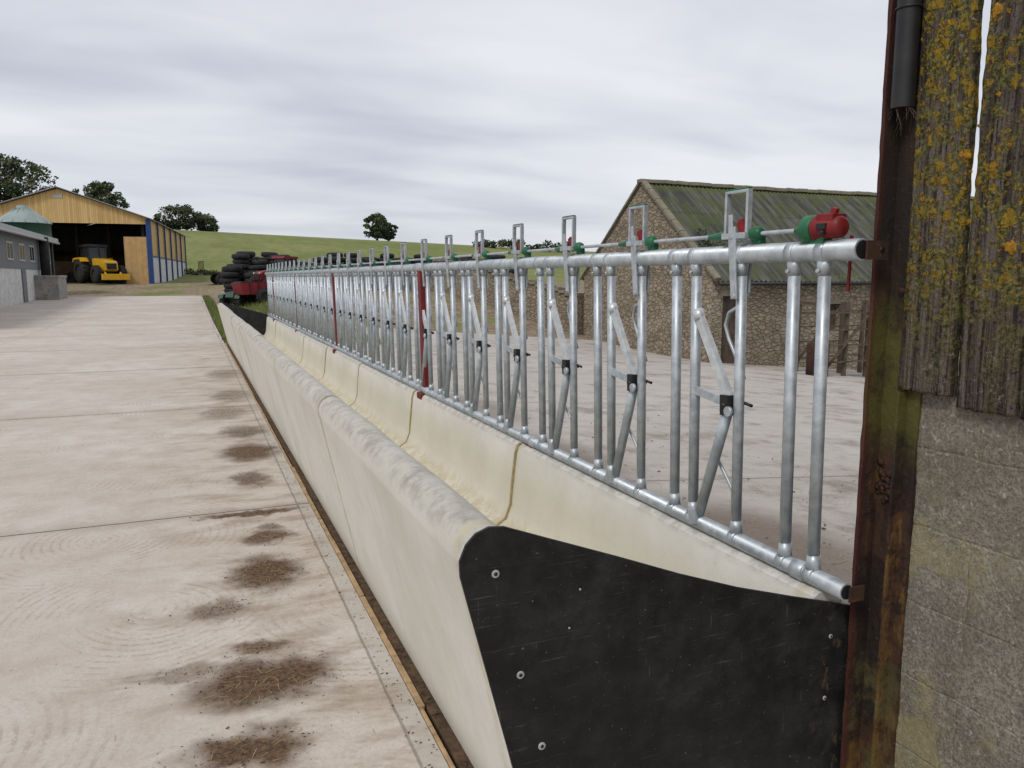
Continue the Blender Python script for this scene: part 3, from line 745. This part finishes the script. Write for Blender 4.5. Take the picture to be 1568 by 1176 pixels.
# ------------------------------------------------------------ machines
def wheel(b,c,r,w,axis='y',mt=0,mr=1):
    b.lathe(c,[(r*.55,-w/2),(r*.9,-w/2),(r,-w*.32),(r,w*.32),(r*.9,w/2),(r*.55,w/2)],22,mt,axis)
    b.lathe(c,[(.0001,-w*.30),(r*.2,-w*.34),(r*.52,-w*.30),(r*.56,-w*.42)],16,mr,axis); b.lathe(c,[(.0001,w*.30),(r*.2,w*.34),(r*.52,w*.30),(r*.56,w*.42)],16,mr,axis)
    for k in range(18):
        t=2*math.pi*k/18; p=Vector((c[0]+r*1.0*math.cos(t),c[1],c[2]+r*math.sin(t)))
        if axis=='y': b.bar(p+Vector((0,-w*.45,0)),p+Vector((.06*math.sin(t),w*.45,-.06*math.cos(t))),.05,.05,mt,up=(math.cos(t),0,math.sin(t)))
def tractor(name,loc,rotz,paint,sc=1.,roof=None,rim=None):
    b=MB()
    for s in(-1,1):
        wheel(b,(-.9,s*.85,.80),.80,.45); wheel(b,(1.35,s*.80,.58),.58,.38)
        b.prism_y([(-1.65,1.45),(-1.5,1.68),(-.5,1.72),(-.15,1.45),(-.25,1.4),(-.55,1.6),(-1.45,1.58),(-1.58,1.4)],s*.85-.25,s*.85+.25,2)
    b.prism_y([(-.2,.8),(-.2,1.62),(.2,1.66),(1.55,1.48),(1.8,1.35),(1.85,.85),(1.6,.75)],-.42,.42,2)
    b.box(1.852,1.90,-.32,.32,.9,1.3,0); b.box(-1.5,1.5,-.3,.3,.5,.9,0)
    for s in(-1,1): b.lathe((1.87,s*.3,1.36),[(.08,0),(.08,.03),(.0001,.035)],10,4,'x')
    b.prism_y([(-1.3,1.2),(-1.35,2.45),(-.25,2.45),(-.1,1.2)],-.58,.58,3)
    for s in(-1,1):
        for (xa,za,xb,zb_) in((-1.32,1.2,-1.37,2.45),(-.1,1.2,-.24,2.45),(-.8,1.2,-.82,2.45)): b.bar((xa,s*.6,za),(xb,s*.6,zb_),.07,.07,0,up=(0,1,0))
    b.prism_y([(-1.5,2.45),(-1.45,2.6),(-.2,2.62),(-.05,2.45)],-.68,.68,5)
    b.tube([(.35,.35,1.5),(.35,.35,2.5)],.045,8,0)
    b.bar((1.9,-.5,.7),(2.4,-.5,.35),.12,.08,2,up=(0,1,0)); b.bar((1.9,.5,.7),(2.4,.5,.35),.12,.08,2,up=(0,1,0)); b.box(2.3,2.5,-.9,.9,.2,.6,2)
    o=b.obj(name,[M_tyre,rim or M_yellow,paint,M_glass,M_white,roof or paint],loc=loc,rotz=rotz,bevel=.02); o.scale=(sc,sc,sc); return o
def at(u,D):
    k=(u-784)/1178.; r=k*D; return (.3835*D+.9235*r, .9235*D-.3835*r)
x,y=at(428,38.2); tractor('red_tractor',(x,y,tz(x,y)+.05),math.radians(215),M_red,.66,M_red,M_dark)
# red muck spreader / loader bucket beside it
b=MB()
for s in(-1,1): wheel(b,(0,s*.62,.34),.34,.2)
b.prism_y([(-.9,.42),(-1.05,.95),(1.05,.95),(.9,.42)],-.5,.5,2)
b.prism_y([(-1.0,.955),(-.9,1.0),(.9,1.0),(1.0,.955)],-.42,.42,0)
b.bar((.9,0,.45),(1.7,0,.35),.08,.08,2,up=(0,0,1))
for q in(-.6,-.2,.2,.6): b.bar((q,-.515,.45),(q,-.53,.95),.05,.03,0,up=(0,1,0))
x,y=at(398,35.5); b.obj('red_muck_spreader',[M_tyre,M_dark,M_red],loc=(x,y,tz(x,y)-.06),rotz=math.radians(20))
def quad(name,loc,rotz,paint):
    b=MB()
    for sx in(-.55,.55):
        for s in(-1,1): wheel(b,(sx,s*.42,.28),.28,.22)
    b.prism_y([(-.8,.5),(-.75,.72),(-.2,.74),(.0,.62),(.2,.78),(.75,.72),(.85,.5),(.3,.3),(-.3,.3)],-.2,.2,2)
    for s in(-1,1):
        for sx in(-.55,.55): b.prism_y([(sx-.36,.45),(sx-.28,.62),(sx+.28,.62),(sx+.36,.45),(sx+.28,.56),(sx-.28,.56)],s*.42-.13,s*.42+.13,2)
    b.prism_y([(-.5,.74),(-.45,.86),(.05,.84),(.1,.7)],-.15,.15,0)
    b.tube([(.3,0,.7),(.2,0,1.02)],.03,8,0); b.tube([(.12,-.35,1.06),(.2,0,1.02),(.12,.35,1.06)],.018,8,0)
    for s in(-.3,0,.3): b.tube([(-.85,s,.76),(-.4,s,.76)],.012,6,0); b.tube([(.45,s,.8),(.85,s,.8)],.012,6,0)
    return b.obj(name,[M_tyre,M_dark,paint],loc=loc,rotz=rotz)
x,y=at(369,36); quad('quad_bike',(x,y,tz(x,y)-.09),math.radians(235),M_silogreen)
b=MB(); b.box(-1.9,1.9,-1,1,.85,.98,0)
for s in(-1,1):
    for sx in(-.5,.5): wheel(b,(sx,s*.85,.42),.42,.28)
for sx in(-1.85,1.85):
    for q in range(5): b.tube([(sx,-.95+q*.475,.95),(sx,-.95+q*.475,1.9)],.03,6,2)
    b.tube([(sx,-.95,1.9),(sx,.95,1.9)],.03,6,2)
b.tube([(1.9,0,.9),(3.0,0,.6)],.06,8,2)
x,y=at(347,68); b.obj('flatbed_trailer',[M_dark,M_dark,M_rust2],loc=(x,y,tz(x,y)-.05),rotz=.2)

# ------------------------------------------------------------ big shed
sr=math.radians(-5)
sh=empty('open_fronted_shed',(-3.1,74.5,1.10),sr)
W=13.4; D=30; EV=5.5; AP=7.75
b=MB()
b.prism_y([(-W,4.97),(0,4.97),(0,EV),(-W/2,AP),(-W,EV)],-.06,0,0)
b.prism_y([(-W,0),(0,0),(0,EV),(-W/2,AP),(-W,EV)],D,D+.1,0)
b.box(0,.06,0,D,2.3,EV,0); b.box(-W-.06,-W,0,D,2.3,EV,0)
b.obj('timber_cladding',[M_ytimber],parent=sh)
b=MB(); b.box(-.02,.12,.0,D,-.3,2.28,0); b.box(-W-.12,-W,0,D,-.3,2.28,0); b.obj('panel_walls',[M_whitewall],parent=sh)
b=MB()
for i in range(7):
    y=i*(D/6); b.box(.125,.26,y-.14,y+.14,-.3,EV-.05)
    if i: b.box(-.3,-.1,y-.1,y+.1,0,EV)
b.box(-.15,.12,-.12,-.065,-.3,EV-.1); b.box(-W,-W+.25,-.12,-.065,-.3,EV-.1)
b.box(.13,.17,0,D,2.22,2.34)
b.obj('blue_frame',[M_blue],parent=sh)
b=MB()
ov=.35
b.prism_y([(ov,EV-.1),(-W/2,AP+.10),(-W-ov,EV-.1),(-W-ov,EV-.04),(-W/2,AP+.17),(ov,EV-.04)],-.45,D+.3); b.obj('roof',[M_greyroof],parent=sh)
b=MB(); b.box(-1.95,-.16,-.02,.06,-.2,3.9)
for q in range(4): b.box(-1.93+q*.45,-1.90+q*.45,-.035,-.022,-.2,3.9)
b.obj('plywood_panel',[M_ply],parent=sh)
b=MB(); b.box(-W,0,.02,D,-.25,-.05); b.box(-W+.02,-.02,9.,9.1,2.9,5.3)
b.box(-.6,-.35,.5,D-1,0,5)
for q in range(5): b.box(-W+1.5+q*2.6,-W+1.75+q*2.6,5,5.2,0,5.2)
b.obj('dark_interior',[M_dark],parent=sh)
b=MB(); b.box(-W+.3,-.65,12,12.1,0,3.6); b.obj('rear_boards',[M_dimwall],parent=sh)
b=MB(); b.box(-W/2-.35,-W/2+.35,-.10,-.065,AP-.75,AP-.45); b.obj('gable_sign',[M_white],parent=sh)
x,y=at(158,66.0); tractor('yellow_loader',(x,y+1,1.08),math.radians(-62),M_yellow,1.25,M_dark,M_dark)
x,y=at(108,69)
b=MB(); wheel(b,(0,-.8,.5),.5,.3); wheel(b,(0,.8,.5),.5,.3); b.prism_y([(-2,.7),(-2.1,1.9),(2.1,1.9),(2,.7)],-.9,.9,2); b.tube([(2,0,.7),(3.2,0,.5)],.06,8,0)
b.obj('farm_trailer',[M_tyre,M_dark,M_dimwall],loc=(x,y+2,1.06),rotz=.3)

# ------------------------------------------------------------ left livestock building
lb=empty('livestock_building')
x1=-8.2;x0=-24;ya,yb_=26,58
b=MB(); b.box(x1-.2,x1,ya,yb_,-.2,2.0,0); b.box(x0,x1-.2,yb_-.2,yb_,-.2,2.0,0); b.box(x0,x1-.2,ya,ya+.2,-.2,2.0,0)
b.obj('white_lower_wall',[M_whitewall],parent=lb)
b=MB(); b.box(x1-.16,x1+.03,ya,yb_+.03,2.0,3.85,0); b.box(x0,x1-.16,yb_-.16,yb_+.03,2.0,3.85,0); b.box(x0,x1-.16,ya,ya+.16,2,3.85)
b.obj('cladding',[M_greyclad],parent=lb)
b=MB(); b.prism_y([(x1+.4,3.80),((x0+x1)/2,5.05),(x0-.4,3.80),(x0-.4,3.92),((x0+x1)/2,5.17),(x1+.4,3.92)],ya-.3,yb_+.3,0); b.obj('roof',[M_greyroof],parent=lb)
b=MB(); b.box(x1+.402,x1+.44,ya-.3,yb_+.3,3.68,4.02,0); b.tube([(x1+.5,ya,3.72),(x1+.5,yb_,3.72)],.07,8,0); b.obj('fascia',[M_fascia],parent=lb)
b=MB()
for y in(44.6,47.6,50.4,55.9):
    b.box(x1+.035,x1+.05,y,y+1.3,2.5,3.25,0); b.box(x1+.032,x1+.07,y-.07,y+1.37,3.25,3.33,1); b.box(x1+.032,x1+.07,y-.07,y+1.37,2.42,2.5,1)
    for q in(-.07,.61,1.3): b.box(x1+.032,x1+.065,y+q,y+q+.07,2.5,3.25,1)
b.obj('windows',[M_glass,M_white],parent=lb)
b=MB(); b.box(x1+.02,x1+.06,47.9,48.9,0,1.98); b.obj('door',[M_greyclad],parent=lb)
b=MB(); b.tube([(x1+.35,53.2,1.4),(x1+.35,53.2,3.9)],.26,12,0); b.obj('flue',[M_dark],parent=lb)
b=MB(); b.box(x1+.01,x1+1.2,51.4,54.6,-.2,1.55,0); b.box(x1+.01,x1+1.25,51.35,54.65,1.552,1.68,0); b.obj('block_plinth',[M_concpost],parent=lb)
b=MB(); b.box(x1+.035,x1+.14,57.6,57.9,0,3.8); b.obj('corner_post',[M_dark],parent=lb)
b=MB(); zz=.2
b.lathe((-10.3,62.5,zz),[(1.62,0),(1.62,1.8),(1.65,1.82),(1.62,1.86),(1.62,3.6),(1.65,3.63),(1.62,3.66),(1.62,5.0),(1.68,5.03)],28,0)
b.lathe((-10.3,62.5,zz),[(1.72,5.0),(1.4,5.35),(.45,6.0),(.35,6.02),(.35,6.2),(.0001,6.26)],28,1)
for k in range(14):
    t=2*math.pi*k/14; b.tube([(-10.3+1.7*math.cos(t),62.5+1.7*math.sin(t),zz+5.04),(-10.3+.46*math.cos(t),62.5+.46*math.sin(t),zz+6.03)],.03,5,1)
b.obj('green_silo',[M_silogreen,M_silocone])

# ------------------------------------------------------------ trees
def tree(name,x,y,h,r,seed,leaf=.35,n=70,trunk=.35):
    random.seed(seed); b=MB(); z0=tz(x,y)-.2
    top=Vector((x+random.uniform(-.3,.3),y,z0+h*.72))
    b.tube([(x,y,z0),(x+.1,y,z0+h*.2),((x+top.x)/2,y,z0+h*.45),top],[trunk,trunk*.75,trunk*.5,trunk*.2],8,0)
    cl=[]
    for i in range(n):
        a=random.uniform(0,6.28); u=random.uniform(-1,1); rr=random.uniform(.35,1)**.6
        hh=z0+h*.56+u*h*.40
        k=math.sqrt(max(0,1-u*u*.85))*(1.0+.28*math.sin(a*3+seed)+.12*math.sin(a*7+u*5))*(.85 if u>.3 else 1)
        cl.append(Vector((x+math.cos(a)*r*rr*k,y+math.sin(a)*r*rr*k,hh)))
    for c in cl[::5]:
        s=Vector((x,y,z0+h*random.uniform(.15,.45)))
        b.tube([s,(s+c)/2+Vector((0,0,.3)),c],[trunk*.3,trunk*.18,.03],5,0)
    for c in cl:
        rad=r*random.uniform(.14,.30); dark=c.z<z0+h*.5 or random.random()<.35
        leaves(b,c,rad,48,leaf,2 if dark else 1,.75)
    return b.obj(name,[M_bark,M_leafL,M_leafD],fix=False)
def tre(name,u,D,h,r,seed,**k):
    x,y=at(u,D); return tree(name,x,y,h,r,seed,**k)
tre('oak_tree',30,165,14.0,7.8,1,leaf=.36,n=130,trunk=.6)
tre('oak_tree',-35,160,13,7,2,leaf=.40,n=80,trunk=.5)
tre('ash_tree',172,190,10.4,4.6,3,leaf=.33,n=90)
tre('ash_tree',146,198,9.5,4.,13,leaf=.33,n=50)
tre('oak_tree',284,215,7.1,5.2,4,leaf=.33,n=90)
tre('oak_tree',322,222,5.2,4.4,5,leaf=.33,n=70)
tre('oak_tree',581,225,7.6,3.4,6,leaf=.33,n=100)
tre('oak_tree',598,228,5.4,2.6,16,leaf=.32,n=60)
random.seed(20)
b=MB()
for u,D,hh in[(735,200,1.0),(760,198,1.4),(775,197,1.9),(800,195,2.4),(822,195,2.2),(845,195,2.),(870,195,2.2),(1380,200,3)]:
    x,y=at(u,D); z=tz(x,y)
    for q in range(5): leaves(b,(x+random.uniform(-2.2,2.2),y+random.uniform(-1,1),z+random.uniform(.2,hh)),1.2,60,.35,random.choice([0,1,1]),.8)
b.obj('distant_hedge',[M_leafL,M_leafD],fix=False)
b=MB()
for u in range(286,420,5):
    x,y=at(u,96+random.uniform(-3,3)); z=tz(x,y)
    leaves(b,(x,y,z+random.uniform(-.1,.3)),.6,50,.16,random.choice([0,1]),.7)
b.obj('scrub_bank',[M_leafL,M_leafD],fix=False)
M_gr1=simple('grass_blades',(.13,.19,.035),(.18,.22,.06),.8,.9); M_gr2=simple('grass_blades_dry',(.22,.2,.09),(.16,.17,.06),.8,.9)
b=MB()
def blade(x,y,h0,h1):
    z=tz(x,y)-.09; h=random.uniform(h0,h1); a=random.uniform(0,6.28); dx,dy=.02*math.cos(a),.02*math.sin(a); lx,ly=random.uniform(-.08,.08),random.uniform(-.08,.08)
    b.add([(x-dx,y-dy,z),(x+dx,y+dy,z),(x+lx,y+ly,z+h)],[(0,1,2)],random.choice([0,0,1]))
for _ in range(9000): blade(random.uniform(.75,5),random.uniform(20.3,40),.08,.26)
for _ in range(2500): blade(random.gauss(.95,.12),random.uniform(19.8,57),.08,.22)
b.obj('rough_grass',[M_gr1,M_gr2],fix=False)

# ------------------------------------------------------------ litter
random.seed(5)
b=MB()
def straw(x,y,z,L,m=0,r=.0012):
    a=random.uniform(0,3.14); d=Vector((math.cos(a),math.sin(a),random.uniform(-.03,.12)))*L/2; c=Vector((x,y,z+.003))
    w=Vector((-math.sin(a),math.cos(a),0))*r
    b.add([c-d-w,c-d+w,c+d+w,c+d-w],[(0,1,2,3)],m)
def crumb(x,y,z,s,m=1):
    vs=[(x+random.gauss(0,s),y+random.gauss(0,s),z+abs(random.gauss(0,s*.5))) for _ in range(4)]
    b.add(vs,[(0,1,2),(0,1,3),(1,2,3),(0,2,3)],m)
for cx,cy,rx,ry,st in stains:
    n=10 if rx<.06 else int(2400*rx*ry*st*4)
    for _ in range(min(n,600)):
        x=cx+random.gauss(0,rx*.45); y=cy+random.gauss(0,ry*.45)
        if x>.69: continue
        if random.random()<.08: straw(x,y,tz(x,y),random.uniform(.02,.06),0,.0009)
        else: crumb(x,y,tz(x,y),random.uniform(.0015,.0045))
for _ in range(800):
    x=random.uniform(-5,.68); y=1.5+12*random.random()**1.5
    if random.random()<.2: straw(x,y,tz(x,y),random.uniform(.02,.05),0,.0008)
    else: crumb(x,y,tz(x,y),random.uniform(.0015,.004))
for _ in range(500):
    x=.66+random.gauss(0,.03); y=random.uniform(1.5,9)
    if x<.70: crumb(x,y,.001,random.uniform(.002,.005))
for _ in range(350):
    crumb(random.uniform(.735,.765),random.uniform(1.7,9),-.004,random.uniform(.003,.008),1)
for _ in range(1500):
    x=random.uniform(2.1,6); y=random.uniform(1.8,14)
    if random.random()<.4: straw(x,y,tz(x,y),random.uniform(.03,.10),0,.002)
    else: crumb(x,y,tz(x,y),random.uniform(.004,.012))
b.obj('straw_and_muck',[M_straw,M_muck_shade],fix=False)
b=MB()
for _ in range(700):
    x=random.uniform(1.15,1.52); y=random.uniform(1.8,19.5)
    if random.random()<.6: straw(x,y,.150,random.uniform(.02,.08))
    else: crumb(x,y,.148,random.uniform(.002,.007))
b.obj('feed_residue',[M_straw,M_muck_shade],fix=False)

# ------------------------------------------------------------ world / sky
w=bpy.data.worlds.new("World"); scene.world=w; w.use_nodes=True
t=NT(w)
tc=t.n('ShaderNodeTexCoord'); sep=t.n('ShaderNodeSeparateXYZ'); t.l(tc.outputs['Generated'],sep.inputs[0])
zc=t.math('ADD',t.math('MAXIMUM',sep.outputs[2],0.),.14)
cb=t.n('ShaderNodeCombineXYZ'); t.l(t.math('DIVIDE',sep.outputs[0],zc),cb.inputs[0]); t.l(t.math('DIVIDE',sep.outputs[1],zc),cb.inputs[1])
mp=t.n('ShaderNodeMapping'); mp.inputs['Rotation'].default_value=(0,0,.45); mp.inputs['Scale'].default_value=(.75,1.4,1); mp.inputs['Location'].default_value=(3.1,1.7,0); t.l(cb.outputs[0],mp.inputs[0])
n1=t.noise(mp.outputs[0],.5,3,.5,.3); n2=t.noise(mp.outputs[0],1.5,4,.5,.5)
f=t.math('ADD',t.math('MULTIPLY',n1,.70),t.math('MULTIPLY',n2,.30))
rp=t.n('ShaderNodeValToRGB'); t.l(f,rp.inputs[0])
e=rp.color_ramp.elements; e[0].position=.38; e[0].color=(.54,.565,.645,1); e[1].position=.60; e[1].color=(.84,.85,.88,1)
x=e.new(.48); x.color=(.69,.705,.77,1)
hz=t.ss(sep.outputs[2],.0,.16,.45,0.); c=t.mix(hz,rp.outputs[0],(.70,.73,.78))
gnd=t.ss(sep.outputs[2],-.06,-.01,1,0); c=t.mix(gnd,c,(.25,.26,.22))
bg=t.n('ShaderNodeBackground'); t.l(c,bg.inputs[0]); bg.inputs[1].default_value=1.03
sky=t.n('ShaderNodeTexSky',sky_type='NISHITA'); sky.sun_disc=False; sky.sun_elevation=math.radians(48); sky.sun_rotation=math.radians(235)
bg2=t.n('ShaderNodeBackground'); t.l(sky.outputs[0],bg2.inputs[0]); bg2.inputs[1].default_value=.10
mx=t.n('ShaderNodeMixShader'); mx.inputs[0].default_value=.90; t.l(bg2.outputs[0],mx.inputs[1]); t.l(bg.outputs[0],mx.inputs[2])
o=t.n('ShaderNodeOutputWorld'); t.l(mx.outputs[0],o.inputs[0])
sd=bpy.data.lights.new('sun','SUN'); sd.energy=1.5; sd.angle=math.radians(14); sd.color=(1,.96,.9)
so=bpy.data.objects.new('sun',sd); scene.collection.objects.link(so)
az=math.radians(235); el=math.radians(48)
dirv=Vector((math.sin(az)*math.cos(el),math.cos(az)*math.cos(el),math.sin(el)))
so.rotation_euler=dirv.to_track_quat('Z','Y').to_euler()

cd=bpy.data.cameras.new('camera'); cam=bpy.data.objects.new('camera',cd); scene.collection.objects.link(cam)
cd.sensor_width=36; cd.lens=27.05; cd.clip_start=.05; cd.clip_end=4000
cam.location=(0,0,1.59); cam.rotation_euler=(math.radians(90-7.93),0,math.radians(-22.55))
scene.camera=cam
